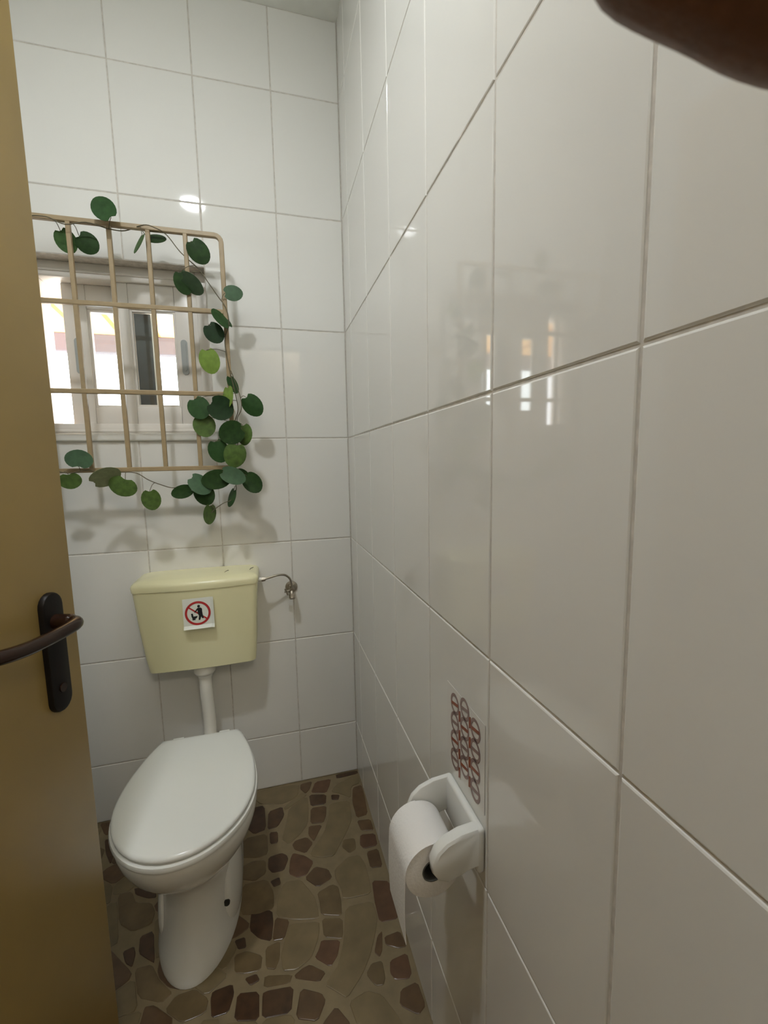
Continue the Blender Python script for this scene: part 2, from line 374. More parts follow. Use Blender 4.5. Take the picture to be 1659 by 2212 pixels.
M_glass = glass_mat(); M_awning = awning_mat()
M_bulb = emission('lit_lamp_globe', (0.93, 0.97, 1.0), LAMP_STRENGTH)

# ---------------------------------------------------------------- room shell
XL = -1.16           # left wall
YD = -1.54           # inner face of the door wall
ZC = 2.84            # ceiling
OPX0, OPX1, OPZ0, OPZ1 = -1.05, -0.487, 1.402, 1.985     # window opening
ROWS = [0.0, 0.2218, 0.6151, 1.0084, 1.4017, 1.795, 2.1883, 2.5816, ZC]

def minus(r, h):
    x0, x1, z0, z1 = r; a0, a1, b0, b1 = h
    if x1 <= a0 or x0 >= a1 or z1 <= b0 or z0 >= b1: return [r]
    out = []
    if x0 < a0: out.append((x0, a0, z0, z1))
    if x1 > a1: out.append((a1, x1, z0, z1))
    m0, m1 = max(x0, a0), min(x1, a1)
    if z0 < b0: out.append((m0, m1, z0, b0))
    if z1 > b1: out.append((m0, m1, b1, z1))
    return out

TILE_MESH = {}
def tile_mesh(w, h, axis):
    key = (round(w, 4), round(h, 4), axis)
    if key not in TILE_MESH:
        bm = bmesh.new(); rings = []
        for ins, dep in ((0.0, 0.0060), (0.0, 0.0022), (0.0009, 0.0008), (0.0026, 0.0)):
            a, b = w / 2 - ins, h / 2 - ins
            sq = [(-a, -b), (a, -b), (a, b), (-a, b)]
            rings.append([(u, dep, v) if axis == 'y' else (dep, u, v) for u, v in sq])
        loft(bm, rings)
        bmesh.ops.recalc_face_normals(bm, faces=bm.faces)
        me = bpy.data.meshes.new('tile'); bm.to_mesh(me); bm.free(); me.materials.append(M_tile)
        TILE_MESH[key] = me
    return TILE_MESH[key]

def lay(parent, us, zs, axis, hole=None, gap=0.0028):
    for u0, u1 in zip(us, us[1:]):
        for z0, z1 in zip(zs, zs[1:]):
            for (a0, a1, b0, b1) in (minus((u0, u1, z0, z1), hole) if hole else [(u0, u1, z0, z1)]):
                w, h = a1 - a0 - gap, b1 - b0 - gap
                if w < 0.012 or h < 0.012: continue
                o = bpy.data.objects.new('tile', tile_mesh(w, h, axis)); C.objects.link(o)
                o.parent = parent
                c, z = (a0 + a1) / 2, (b0 + b1) / 2
                j = random.uniform(-0.0002, 0.0002)
                o.location = (c, j, z) if axis == 'y' else (j, c, z)
                k = 0.0011
                o.rotation_euler = (random.uniform(-k, k), 0, random.uniform(-k, k)) if axis == 'y' else (0, random.uniform(-k, k), random.uniform(-k, k))

D0 = 0.0017   # grout sits this far behind the tile faces
bm = bmesh.new()
for x0, x1, z0, z1 in minus((XL - 0.2, 0.2, 0, ZC), (OPX0, OPX1, OPZ0, OPZ1)):
    box(bm, x0, x1, D0, 0.2, z0, z1)
wall_back = struct(obj('wall_back', bm, M_grout), 'white tiled back wall with the barred window')
lay(wall_back, [XL, -0.9853, -0.7353, -0.4853, -0.2353, 0.0], ROWS, 'y', (OPX0, OPX1, OPZ0, OPZ1))
wall_right = struct(obj('wall_right', newbox(D0, 0.2, YD, D0, 0, ZC), M_grout), 'glossy white tiled wall on the right')
lay(wall_right, [YD, -1.3666, -1.1166, -0.8666, -0.6166, -0.3666, -0.1166, 0.0], ROWS, 'x')
wall_left = struct(obj('wall_left', newbox(XL - 0.15, XL, YD, D0, 0, ZC), M_plaster))
bm = bmesh.new()                                   # wall with the doorway the photographer stands in
DX0, DX1, DZ = -0.885, -0.045, 2.12
box(bm, XL - 0.15, DX0, YD - 0.1, YD, 0, ZC); box(bm, DX1, 0.2, YD - 0.1, YD, 0, ZC); box(bm, DX0, DX1, YD - 0.1, YD, DZ, ZC)
wall_front = struct(obj('wall_front', bm, M_plaster))
HY = -3.4
ceiling = struct(obj('ceiling', newbox(-2.0, 1.2, HY, 0.2, ZC, ZC + 0.15), M_ceil), 'plain ceiling')
struct(obj('wall_hall_left', newbox(-2.0, -1.9, HY, YD - 0.1, 0, ZC), M_hall))
struct(obj('wall_hall_right', newbox(1.1, 1.2, HY, YD - 0.1, 0, ZC), M_hall))
struct(obj('wall_hall_back', newbox(-2.0, 1.2, HY - 0.1, HY, 0, ZC), M_hall))
bm = bmesh.new(); box(bm, -2.0, XL - 0.15, YD - 0.1, YD, 0, ZC); box(bm, 0.2, 1.2, YD - 0.1, YD, 0, ZC)
struct(obj('wall_hall_front', bm, M_hall))

# ---------------------------------------------------------------- floor of stone pieces
floor = struct(obj('floor', newbox(-2.0, 1.2, HY, 0.2, -0.08, -0.0015), M_floor), 'stone-pattern floor of beige slabs and brown cobbles')

def inset_poly(poly, d):
    n = len(poly); cx = sum(p[0] for p in poly) / n; cy = sum(p[1] for p in poly) / n
    out = []
    for x, y in poly:
        l = math.hypot(x - cx, y - cy) or 1
        k = max(0.3, (l - d) / l)
        out.append((cx + (x - cx) * k, cy + (y - cy) * k))
    return out

def chaikin(poly):
    out = []
    for (x0, y0), (x1, y1) in zip(poly, poly[1:] + poly[:1]):
        out += [(x0 * .86 + x1 * .14, y0 * .86 + y1 * .14), (x0 * .14 + x1 * .86, y0 * .14 + y1 * .86)]
    return out

def stone(kind, poly):
    cx = sum(p[0] for p in poly) / len(poly); cy = sum(p[1] for p in poly) / len(poly)
    h = 0.0 + random.uniform(-0.0004, 0.0006)
    p1 = chaikin(poly); p2 = inset_poly(p1, 0.0018)
    bm = bmesh.new()
    loft(bm, [[(x, y, -0.004) for x, y in p1], [(x, y, h - 0.0008) for x, y in p1], [(x, y, h) for x, y in p2]])
    obj('stone', bm, STONE[kind], floor, loc=(cx, cy, 0))

def clipx(poly):
    return [(min(x, -0.002), min(y, -0.002)) for x, y in poly]
for kind, poly in STONES:
    poly = clipx(poly)
    xs = [p[0] for p in poly]; ys = [p[1] for p in poly]
    if max(xs) - min(xs) < 0.012 or max(ys) - min(ys) < 0.012: continue
    stone(kind, inset_poly(poly, 0.001))

def inside(x, y, poly):
    c = False; j = len(poly) - 1
    for i in range(len(poly)):
        xi, yi = poly[i]; xj, yj = poly[j]
        if (yi > y) != (yj > y) and x < (xj - xi) * (y - yi) / (yj - yi) + xi: c = not c
        j = i
    return c
def seg_d(px, py, a, b):
    dx, dy = b[0] - a[0], b[1] - a[1]; l = dx * dx + dy * dy
    t = 0 if l == 0 else max(0, min(1, ((px - a[0]) * dx + (py - a[1]) * dy) / l))
    return math.hypot(px - a[0] - t * dx, py - a[1] - t * dy)
polys = [clipx(p) for k, p in STONES]
def nearest(px, py, poly):
    best = None
    for a, c in zip(poly, poly[1:] + poly[:1]):
        dx, dy = c[0] - a[0], c[1] - a[1]; l = dx * dx + dy * dy
        t = 0 if l == 0 else max(0, min(1, ((px - a[0]) * dx + (py - a[1]) * dy) / l))
        q = (a[0] + t * dx, a[1] + t * dy); d = math.hypot(px - q[0], py - q[1])
        if best is None or d < best[0]: best = (d, q)
    return best
def clip(poly, px, py, nx, ny):
    """keep the side of the line through (px,py) that lies against the direction (nx,ny)"""
    out = []
    for a, c in zip(poly, poly[1:] + poly[:1]):
        da = (a[0] - px) * nx + (a[1] - py) * ny; dc = (c[0] - px) * nx + (c[1] - py) * ny
        if da <= 0: out.append(a)
        if (da < 0 < dc) or (dc < 0 < da):
            t = da / (da - dc); out.append((a[0] + t * (c[0] - a[0]), a[1] + t * (c[1] - a[1])))
    return out
seeds = []; tries = 0
while tries < 9000 and len(seeds) < 230:
    tries += 1
    x, y = random.uniform(XL + 0.01, -0.01), random.uniform(-1.52, -0.01)
    if any(inside(x, y, p) for p in polys): continue
    sp = 0.036 if random.random() < 0.4 else 0.062
    if any(math.hypot(x - q[0], y - q[1]) < sp for q in seeds): continue
    if min(nearest(x, y, p)[0] for p in polys) < 0.011: continue
    seeds.append((x, y))
for x, y in seeds:
    poly = [(x - .075, y - .075), (x + .075, y - .075), (x + .075, y + .075), (x - .075, y + .075)]
    for (nx, ny) in ((1, 0), (0, 1)): poly = clip(poly, -0.003, -0.003, nx, ny)
    poly = clip(poly, XL + .003, 0, -1, 0)
    for q in seeds:
        dx, dy = q[0] - x, q[1] - y; l = math.hypot(dx, dy)
        if 0 < l < 0.22: poly = clip(poly, x + dx / 2 - dx / l * 0.0016, y + dy / 2 - dy / l * 0.0016, dx / l, dy / l)
    for p in polys:
        d, q = nearest(x, y, p)
        if d < 0.12:
            dx, dy = (q[0] - x) / d, (q[1] - y) / d
            poly = clip(poly, q[0] - dx * 0.0012, q[1] - dy * 0.0012, dx, dy)
    if len(poly) < 3: continue
    ar = abs(sum(a[0] * c[1] - a[1] * c[0] for a, c in zip(poly, poly[1:] + poly[:1]))) / 2
    if ar < 2.5e-4: continue
    stone(random.choice('aaaoom') if ar > 0.0022 else random.choice('ommbrd'), poly)

# ---------------------------------------------------------------- window
win = struct_empty('window_1', (-0.765, 0.08, OPZ0), 'white sliding window in two leaves, partly open, behind the bars')
def frame_part(name, x0, x1, z0, z1, y0, y1, w, parent, m=None, wb=None, wt=None):
    bm = bmesh.new(); wb = wb or w; wt = wt or w
    box(bm, x0, x0 + w, y0, y1, z0, z1, 0.003); box(bm, x1 - w, x1, y0, y1, z0, z1, 0.003)
    box(bm, x0 + w, x1 - w, y0, y1, z0, z0 + wb, 0.003); box(bm, x0 + w, x1 - w, y0, y1, z1 - wt, z1, 0.003)
    return obj(name, bm, m or M_pvc, parent, smooth=30)
frame_part('window_frame', OPX0, OPX1, OPZ0 + 0.018, OPZ1, 0.05, 0.15, 0.038, win, wt=0.05)
bm = bmesh.new()                                   # guide rails of the frame
box(bm, OPX0 + 0.03, OPX1 - 0.03, 0.046, 0.052, OPZ1 - 0.032, OPZ1 - 0.024, 0.001); box(bm, OPX0 + 0.03, OPX1 - 0.03, 0.046, 0.052, OPZ0 + 0.028, OPZ0 + 0.036, 0.001)
obj('guide_rail', bm, M_pvc, win)
def sash(x0, x1, z0, z1, y0, y1, w0, w1, wb, wt, dark):
    bm = bmesh.new()
    box(bm, x0, x0 + w0, y0, y1, z0, z1, 0.003)
    if not dark: box(bm, x1 - w1, x1, y0, y1, z0, z1, 0.003)
    box(bm, x0 + w0, x1 - w1, y0, y1, z0, z0 + wb, 0.003); box(bm, x0 + w0, x1 - w1, y0, y1, z1 - wt, z1, 0.003)
    s = obj('sash', bm, M_pvc, win, smooth=30)
    g = 0.008                                       # glazing bead, stepped back from the face
    bm = bmesh.new(); a0, a1, b0, b1 = x0 + w0, x1 - w1, z0 + wb, z1 - wt
    for r in ((a0, a0 + g, b0, b1), (a1 - g, a1, b0, b1), (a0 + g, a1 - g, b0, b0 + g), (a0 + g, a1 - g, b1 - g, b1)):
        box(bm, r[0], r[1], y0 + 0.006, y1 - 0.004, r[2], r[3], 0.001)
    obj('glazing_bead', bm, M_pvc, s)
    obj('pane', newbox(a0 + 0.004, a1 - 0.004, (y0 + y1) / 2 - 0.002, (y0 + y1) / 2 + 0.002, b0 + 0.004, b1 - 0.004), M_glass, s)
    if dark:
        obj('meeting_stile', newbox(x1 - w1, x1, y0, y1, z0, z1, 0.002), M_stile_shade, s)['label'] = 'white meeting stile, its backlit shade coloured in dark grey'
        obj('edge_strip', newbox(x1, x1 + 0.008, y0 + 0.004, y1, z0, z1), M_pvc, s)
    return s
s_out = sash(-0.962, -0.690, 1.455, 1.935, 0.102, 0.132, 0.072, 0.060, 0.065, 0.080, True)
s_in = sash(-0.797, -0.5245, 1.446, 1.935, 0.060, 0.090, 0.050, 0.076, 0.072, 0.084, False)
def pull(parent, x, z, y):
    bm = bmesh.new()
    prof = [(a * 0.011, b) for a, b in ([(math.cos(t), 0.050 + 0.011 * math.sin(t)) for t in [PI * k / 10 for k in range(11)]] + [(math.cos(t), -0.050 + 0.011 * math.sin(t)) for t in [PI + PI * k / 10 for k in range(11)]])]
    prism(bm, prof, lambda a, b: (x + a, y, z + b), lambda a, b: (x + a, y - 0.003, z + b))
    inner = [(a * 0.55, b * 0.82) for a, b in prof]
    prism(bm, inner, lambda a, b: (x + a, y - 0.003, z + b + 0.002), lambda a, b: (x + a, y - 0.006, z + b + 0.002))
    h = obj('pull_handle', bm, M_pull, parent, smooth=30)
    bm = bmesh.new()
    prism(bm, circle(0.006, 16), lambda a, b: (x + a, y - 0.0062, z - 0.047 + b), lambda a, b: (x + a, y - 0.0035, z - 0.047 + b))
    return h
pull(s_in, -0.577, 1.694, 0.060); pull(s_out, -0.925, 1.694, 0.102)
sill = obj('sill', newbox(OPX0 - 0.01, OPX1 + 0.012, -0.012, 0.16, OPZ0 - 0.008, OPZ0 + 0.018, 0.006, 3), M_marble, win, smooth=40)

# ---------------------------------------------------------------- grille over the window
GY = -0.11
gr = thing('window_grille', 'beige painted steel bar grille standing off the wall over the window', 'grille', (-0.77, GY, 1.29))
GX = [-0.418 - 0.1072 * k for k in range(7)]
GZ0, GZ1 = 1.298, 2.040
b2 = 0.0072
def barb(x0, x1, z0, z1, y0=GY - b2, y1=GY + b2): return newbox(x0, x1, y0, y1, z0, z1, 0.0022, 2)
ol = GX[-1]; orr = GX[0]
def rounded_frame():
    bm = bmesh.new(); r = 0.02; path = []
    for cx, cz, a0 in ((orr - r, GZ1 - r, 90), (orr - r, GZ0 + r, 0), (ol + r, GZ0 + r, -90), (ol + r, GZ1 - r, -180)):
        for k in range(5):
            a = math.radians(a0 - 90 * k / 4); path.append((cx + r * math.cos(a), cz + r * math.sin(a), a))
    rings = []
    for x, z, a in path:
        c, s = math.cos(a), math.sin(a); e = 0.0018
        rings.append([(x + c * u, GY + v, z + s * u) for u, v in ((-b2, -b2 + e), (-b2 + e, -b2), (b2 - e, -b2), (b2, -b2 + e), (b2, b2 - e), (b2 - e, b2), (-b2 + e, b2), (-b2, b2 - e))])
    rings.append(rings[0]); loft(bm, rings, False, False)
    bmesh.ops.remove_doubles(bm, verts=bm.verts, dist=1e-6)
    return bm
obj('outer_frame', rounded_frame(), M_bar, gr, smooth=30)
for x in GX[1:-1]:
    obj('upright_bar', barb(x - b2 * .9, x + b2 * .9, GZ0 + b2 * .6, GZ1 - b2 * .6, GY - b2 * .9, GY + b2 * .9), M_bar, gr)
for z in (1.805, 1.5425):
    obj('cross_bar', barb(ol + b2 * .6, orr - b2 * .6, z - b2, z + b2, GY - b2 * 1.1, GY + b2 * 0.8), M_bar, gr)
for x, z in ((orr, 1.50), (orr, 1.33), (ol, 1.50), (ol, 1.90)):
    bm = bmesh.new(); tube(bm, [(x, GY + b2, z), (x, 0.0, z)], 0.005, 8)
    obj('wall_stay', bm, M_bar, gr, smooth=40)

# ---------------------------------------------------------------- the vine on the grille
vine = thing('artificial_vine', 'green round-leaved vine garland wound along the window grille', 'plant', (-0.42, -0.13, 1.29))
main = smooth_path(VINE, 5); second = smooth_path(VINE2, 5)
bm = bmesh.new(); tube(bm, main, 0.0016, 6); tube(bm, second, 0.0014, 6)
obj('stem', bm, M_stem, vine, smooth=True)
allp = main + second
def leaf_mesh(L, W, cup):
    """round leaf, base notch at the origin, tip towards +x, face +z"""
    n = 22; bm = bmesh.new(); out = []
    for k in range(n):
        t = -PI + 2 * PI * (k + 0.5) / n
        rr = 1 - 0.34 * math.exp(-((PI - abs(t)) / 0.27) ** 2) + 0.035 * math.exp(-(t / 0.4) ** 2)
        out.append((0.5 * L + 0.5 * L * rr * math.cos(t), 0.5 * W * rr * math.sin(t)))
    def zz(x, y): return cup * (((x - 0.5 * L) / L) ** 2 * 1.2 + (y / W) ** 2 * 1.6 + abs(y / W) * 0.35) * L
    th = 0.0005
    for s in (1, -1):
        c = bm.verts.new((0.45 * L, 0, zz(0.45 * L, 0) + s * th))
        i1 = [bm.verts.new((0.45 * L + (x - 0.45 * L) * .55, y * .55, zz(0.45 * L + (x - 0.45 * L) * .55, y * .55) + s * th)) for x, y in out]
        o1 = [bm.verts.new((x, y, zz(x, y) + s * th)) for x, y in out]
        for k in range(n):
            j = (k + 1) % n
            bm.faces.new((c, i1[k], i1[j])); bm.faces.new((i1[k], o1[k], o1[j], i1[j]))
        if s == 1: top = o1
        else:
            for k in range(n):
                j = (k + 1) % n; bm.faces.new((top[k], o1[k], o1[j], top[j]))
    return bm
for idx, (x, y, z, L, W, ang, sh) in enumerate(LEAVES):
    ratio = W / L; roll = 0.0
    if ratio < 0.62:
        roll = math.acos(min(1, ratio / 0.9)) * 0.86 * (1 if idx % 2 else -1); W = 0.9 * L
    bm = leaf_mesh(L, W, random.uniform(-0.16, 0.10))
    bmesh.ops.translate(bm, verts=bm.verts, vec=(-0.5 * L, 0, 0))
    R = Matrix.Rotation(math.radians(90), 4, 'X')
    T = Matrix.Translation((x, y, z)) @ Matrix.Rotation(-math.radians(ang), 4, 'Y') @ R @ Matrix.Rotation(roll, 4, 'X') @ Matrix.Rotation(random.uniform(-0.22, 0.22), 4, 'Y')
    bmesh.ops.transform(bm, matrix=T, verts=bm.verts)
    lf = obj('leaf', bm, LEAF[sh], vine, smooth=60, loc=(x, y, z))
    base = T @ Vector((-0.38 * L, 0, 0))
    q = min(allp, key=lambda p: (p - base).length + (0.02 if (p - base).length < 0.012 else 0))
    bm = bmesh.new(); mid = (base + q) / 2 + Vector((0, 0, 0.006))
    tube(bm, smooth_path([q, mid, base], 3), 0.0010, 5)
    obj('leaf_stalk', bm, M_stem, lf, smooth=True)

# ---------------------------------------------------------------- cistern
XA = -0.562
cis = thing('toilet_cistern', 'ivory plastic toilet cistern hung on the tiled wall under the window', 'cistern', (XA, 0, 0.6))
def cis_ring(z, hw, yf, bow, r=0.022, y0=-0.001, cx=XA):
    pts = [(cx - hw, y0, z), (cx + hw, y0, z)]
    for k in range(6):
        a = -PI / 2 * k / 5; pts.append((cx + hw - r + r * math.cos(a), yf + r + r * math.sin(a), z))
    for k in range(1, 12):
        t = k / 12; pts.append((cx + hw - r - (2 * hw - 2 * r) * t, yf - bow * math.sin(PI * t), z))
    for k in range(6):
        a = -PI / 2 - PI / 2 * k / 5; pts.append((cx - hw + r + r * math.cos(a), yf + r + r * math.sin(a), z))
    return pts
bm = bmesh.new()
loft(bm, [cis_ring(0.600, 0.167, -0.118, 0.006, cx=XA + .004), cis_ring(0.606, 0.175, -0.128, 0.007, cx=XA + .004), cis_ring(0.66, 0.1815, -0.134, 0.010, cx=XA + .003), cis_ring(0.78, 0.190, -0.142, 0.013), cis_ring(0.893, 0.1985, -0.147, 0.015)])
obj('tank', bm, M_ivory, cis, smooth=40)
bm = bmesh.new()
loft(bm, [cis_ring(0.894, 0.201, -0.149, 0.016), cis_ring(0.910, 0.2025, -0.1505, 0.0165), cis_ring(0.918, 0.200, -0.148, 0.016), cis_ring(0.9245, 0.193, -0.141, 0.015), cis_ring(0.929, 0.17, -0.118, 0.012), cis_ring(0.931, 0.12, -0.07, 0.006)])
obj('cistern_lid', bm, M_ivory, cis, smooth=40)
def slot(x, y, l):
    bm = bmesh.new(); tube(bm, smooth_path([(x - 0.004, y - l, 0.9288), (x - 0.001, y - l * .4, 0.9305), (x + 0.008, y, 0.9315)], 3), 0.0011, 5)
    o = obj('lid_slot', bm, M_dark, cis, smooth=True); o['label'] = 'thin dark slot in the lid'
slot(-0.47, -0.075, 0.025); slot(-0.385, -0.06, 0.02)
bm = bmesh.new()
tube(bm, smooth_path([(XA, -0.085, 0.60), (XA, -0.085, 0.50), (XA + 0.004, -0.086, 0.40), (XA + 0.005, -0.10, 0.335), (XA + 0.003, -0.14, 0.306), (XA + 0.002, -0.179, 0.300)], 6), 0.0225, 16)
fp = obj('flush_pipe', bm, M_pipe, cis, smooth=40); fp['label'] = 'white flush pipe'
def lathe(bm, prof, at, n=24):
    return loft(bm, [[(at[0] + r * math.cos(2 * PI * k / n), at[1] + r * math.sin(2 * PI * k / n), at[2] + z) for k in range(n)] for r, z in prof])
bm = lathe(bmesh.new(), [(0.036, 0.0), (0.038, -0.006), (0.038, -0.024), (0.034, -0.032), (0.027, -0.037), (0.025, -0.047)], (XA, -0.085, 0.600))
obj('pipe_nut', bm, M_pipe, cis, smooth=40)['label'] = 'white collar nut under the tank'

# sign sticker on the tank
def sx(a, b, d): return (-0.5585 + a * 0.998 - b * 0.01, -0.1515 - 0.0125 * math.cos((a + 0.0) * 7.5) + (0.06 * (0.815 - (0.815 + b))) * -1 * 0.9 - d, 0.815 + b + a * 0.02)
sg = thing('prohibition_sticker', 'white square sticker with red prohibition ring on the ivory cistern', 'sticker', (-0.5585, -0.16, 0.815))
def flat(name, poly, d, m, parent=sg, th=0.0004):
    bm = bmesh.new(); prism(bm, poly, lambda a, b: sx(a, b, d), lambda a, b: sx(a, b, d + th)); return obj(name, bm, m, parent)
pp = []
N = 8
for k in range(N): pp.append((-0.046 + 0.097 * k / N, -0.052 + 0.004 * k / N))
for k in range(N): pp.append((0.051, -0.048 + 0.100 * k / N))
for k in range(N): pp.append((0.051 - 0.097 * k / N, 0.052))
for k in range(N): pp.append((-0.046, 0.052 - 0.104 * k / N))
bm = bmesh.new()
def curl(a, b): return max(0.0, -b - 0.042) * 0.8 + max(0.0, a - 0.042) * 0.5
nu, nv = 10, 10; grid = [[], []]
for lay_i, off in enumerate((0.0022, 0.0026)):
    for i in range(nu + 1):
        for j in range(nv + 1):
            a = -0.046 + 0.097 * i / nu; b = -0.051 + 0.102 * j / nv
            p = sx(a, b, off); grid[lay_i].append(bm.verts.new((p[0], p[1] - curl(a, b), p[2])))
for g_ in grid:
    for i in range(nu):
        for j in range(nv):
            q = i * (nv + 1) + j; bm.faces.new((g_[q], g_[q + nv + 1], g_[q + nv + 2], g_[q + 1]))
edge = [i * (nv + 1) for i in range(nu + 1)] + [nu * (nv + 1) + j for j in range(1, nv + 1)] + [i * (nv + 1) + nv for i in range(nu - 1, -1, -1)] + [j for j in range(nv - 1, 0, -1)]
for a, b in zip(edge, edge[1:] + edge[:1]): bm.faces.new((grid[0][a], grid[0][b], grid[1][b], grid[1][a]))
obj('paper', bm, M_sticker, sg)
def ring_strip(name, r0, r1, d, m, parent, f, n=40, th=0.0004, sxx=1.0):
    bm = bmesh.new(); R = []
    for k in range(n):
        c, s = math.cos(2 * PI * k / n), math.sin(2 * PI * k / n)
        R.append([f(r0 * c * sxx, r0 * s, d), f(r1 * c * sxx, r1 * s, d), f(r1 * c * sxx, r1 * s, d + th), f(r0 * c * sxx, r0 * s, d + th)])
    R.append(R[0]); loft(bm, R, False, False); bmesh.ops.remove_doubles(bm, verts=bm.verts, dist=1e-7)
    return obj(name, bm, m, parent)
DS = 0.0030
ring_strip('red_ring', 0.0335, 0.0405, DS, M_red, sg, sx)
flat('red_slash', [(-0.0285, 0.0195), (-0.0255, 0.0232), (0.0285, -0.0195), (0.0255, -0.0232)], DS, M_red)
flat('person_symbol', [(0.001, 0.018), (-0.002, 0.016), (-0.011, 0.004), (-0.009, 0.002), (0.0, 0.011), (0.0, 0.0), (0.003, -0.009), (0.001, -0.022), (0.006, -0.024), (0.010, -0.012), (0.013, -0.019), (0.018, -0.018), (0.015, -0.006), (0.014, 0.004), (0.014, 0.014), (0.010, 0.018)], DS + 0.0005, M_ink)
flat('person_head', circle(0.0045, 14, 0.004, 0.0235), DS + 0.0005, M_ink)
flat('toilet_symbol', [(-0.021, 0.0), (-0.016, 0.001), (-0.014, -0.010), (-0.001, -0.009), (-0.004, -0.015), (-0.009, -0.018), (-0.008, -0.022), (-0.018, -0.022), (-0.018, -0.015), (-0.020, -0.011)], DS + 0.0005, M_ink)

# water inlet: hose and stop valve
va = thing('stop_valve', 'dull chrome stop valve with bent hose beside the ivory cistern', 'valve', (-0.242, 0, 0.83))
bm = bmesh.new()
tube(bm, smooth_path([(-0.340, -0.075, 0.888), (-0.318, -0.072, 0.892), (-0.29, -0.066, 0.8965), (-0.266, -0.058, 0.892), (-0.250, -0.05, 0.877), (-0.2435, -0.045, 0.858), (-0.243, -0.043, 0.843)], 6), 0.0042, 10)
obj('hose', bm, M_chrome, va, smooth=True)
bm = bmesh.new(); tube(bm, [(-0.3625, -0.075, 0.887), (-0.351, -0.075, 0.887)], 0.0085, 12); obj('inlet_washer', bm, M_pipe, va, smooth=30)
bm = bmesh.new(); tube(bm, [(-0.351, -0.075, 0.887), (-0.337, -0.0745, 0.8885)], 0.0085, 6); obj('hose_nut', bm, M_chrome, va)
bm = bmesh.new(); tube(bm, [(-0.242, 0.0, 0.828), (-0.242, -0.006, 0.828), (-0.242, -0.011, 0.828)], [0.024, 0.022, 0.011], 20); obj('wall_rosette', bm, M_chrome, va, smooth=30)
bm = bmesh.new(); tube(bm, [(-0.242, -0.011, 0.828), (-0.242, -0.056, 0.828)], 0.0095, 14); tube(bm, [(-0.243, -0.043, 0.828), (-0.243, -0.043, 0.846)], 0.0085, 6)
tube(bm, [(-0.243, -0.046, 0.828), (-0.243, -0.056, 0.815)], 0.0085, 12); obj('valve_body', bm, M_chrome, va, smooth=30)
bm = bmesh.new(); tube(bm, [(-0.243, -0.054, 0.818), (-0.243, -0.056, 0.812), (-0.243, -0.060, 0.801), (-0.243, -0.061, 0.797)], [0.008, 0.0125, 0.0125, 0.009], 16); obj('cap', bm, M_chrome, va, smooth=30)
bm = bmesh.new(); tube(bm, [(-0.243, -0.047, 0.828), (-0.262, -0.049, 0.827), (-0.268, -0.05, 0.829)], [0.004, 0.004, 0.0085], 10); tube(bm, [(-0.268, -0.05, 0.836), (-0.258, -0.05, 0.811)], 0.0032, 8); obj('tap_lever', bm, M_chrome, va, smooth=30)

# ---------------------------------------------------------------- toilet
XT = -0.560
wc = thing('toilet', 'white toilet with its lid closed standing on the stone-pattern floor', 'toilet', (XT, -0.45, 0))
def egg(z, hw, yf, yb, hb, ym, n=14, sc=1.0, cy=-0.47, pw=0.85):
    hw *= sc; hb *= sc; yf = cy + (yf - cy) * sc; yb = cy + (yb - cy) * sc
    half = []
    for k in range(n):                       # back part, from the rear corner to the widest point
        t = k / n; half.append((hb + (hw - hb) * math.sin(PI / 2 * t) ** pw, yb + (ym - yb) * t))
    for k in range(n + 1):                   # front part
        a = PI / 2 * k / n; half.append((hw * math.cos(a), ym + (yf - ym) * math.sin(a)))
    left = [(XT - x, y, z) for x, y in half]; rt = [(XT + x, y, z) for x, y in reversed(half[:-1])]
    return left + rt
bm = bmesh.new()
prof = [(0.000, 0.112, -0.640, -0.16, 0.10, -0.42), (0.012, 0.112, -0.640, -0.16, 0.10, -0.42), (0.03, 0.109, -0.630, -0.16, 0.10, -0.42), (0.08, 0.105, -0.603, -0.165, 0.10, -0.40),
        (0.15, 0.103, -0.582, -0.17, 0.10, -0.39), (0.195, 0.104, -0.580, -0.18, 0.10, -0.40), (0.225, 0.112, -0.594, -0.19, 0.10, -0.43), (0.255, 0.128, -0.622, -0.195, 0.10, -0.46),
        (0.29, 0.148, -0.657, -0.20, 0.105, -0.475), (0.325, 0.164, -0.684, -0.205, 0.11, -0.485), (0.355, 0.173, -0.700, -0.21, 0.12, -0.49), (0.380, 0.177, -0.707, -0.215, 0.125, -0.495),
        (0.392, 0.176, -0.707, -0.217, 0.125, -0.495), (0.400, 0.171, -0.702, -0.22, 0.12, -0.495)]
loft(bm, [egg(*p) for p in prof])
obj('bowl', bm, M_china, wc, smooth=50)
for s in (-1, 1):
    bm = bmesh.new(); bmesh.ops.create_uvsphere(bm, u_segments=28, v_segments=18, radius=1.0)
    for v in bm.verts:
        v.co = Vector((XT + s * 0.083 + (0.034 if s > 0 else 0.024) * v.co.x, -0.41 + 0.125 * v.co.y, max(0.0, 0.075 + 0.135 * v.co.z)))
    obj('foot_flange', bm, M_china, wc, smooth=50)
bm = bmesh.new(); hp_, hn = Vector((-0.4774, -0.5325, 0.099)), Vector((-0.04, -0.985, 0.165)).normalized()
tube(bm, [hp_ - hn * 0.008, hp_ + hn * 0.002], 0.0085, 16)
obj('bolt_hole', bm, M_dark, wc, smooth=30)['label'] = 'dark fixing bolt hole in the pedestal side'
bm = bmesh.new()
P = (0.181, -0.718, -0.252, 0.122, -0.50)
def pr(z, d): return egg(z, P[0] - d, P[1] + d, P[2] - d * .6, P[3] - d, P[4])
loft(bm, [pr(0.4015, 0.010), pr(0.404, 0.002), pr(0.410, 0.0), pr(0.418, 0.002), pr(0.4205, 0.009)])
obj('seat', bm, M_seat, wc, smooth=50)
bm = bmesh.new()
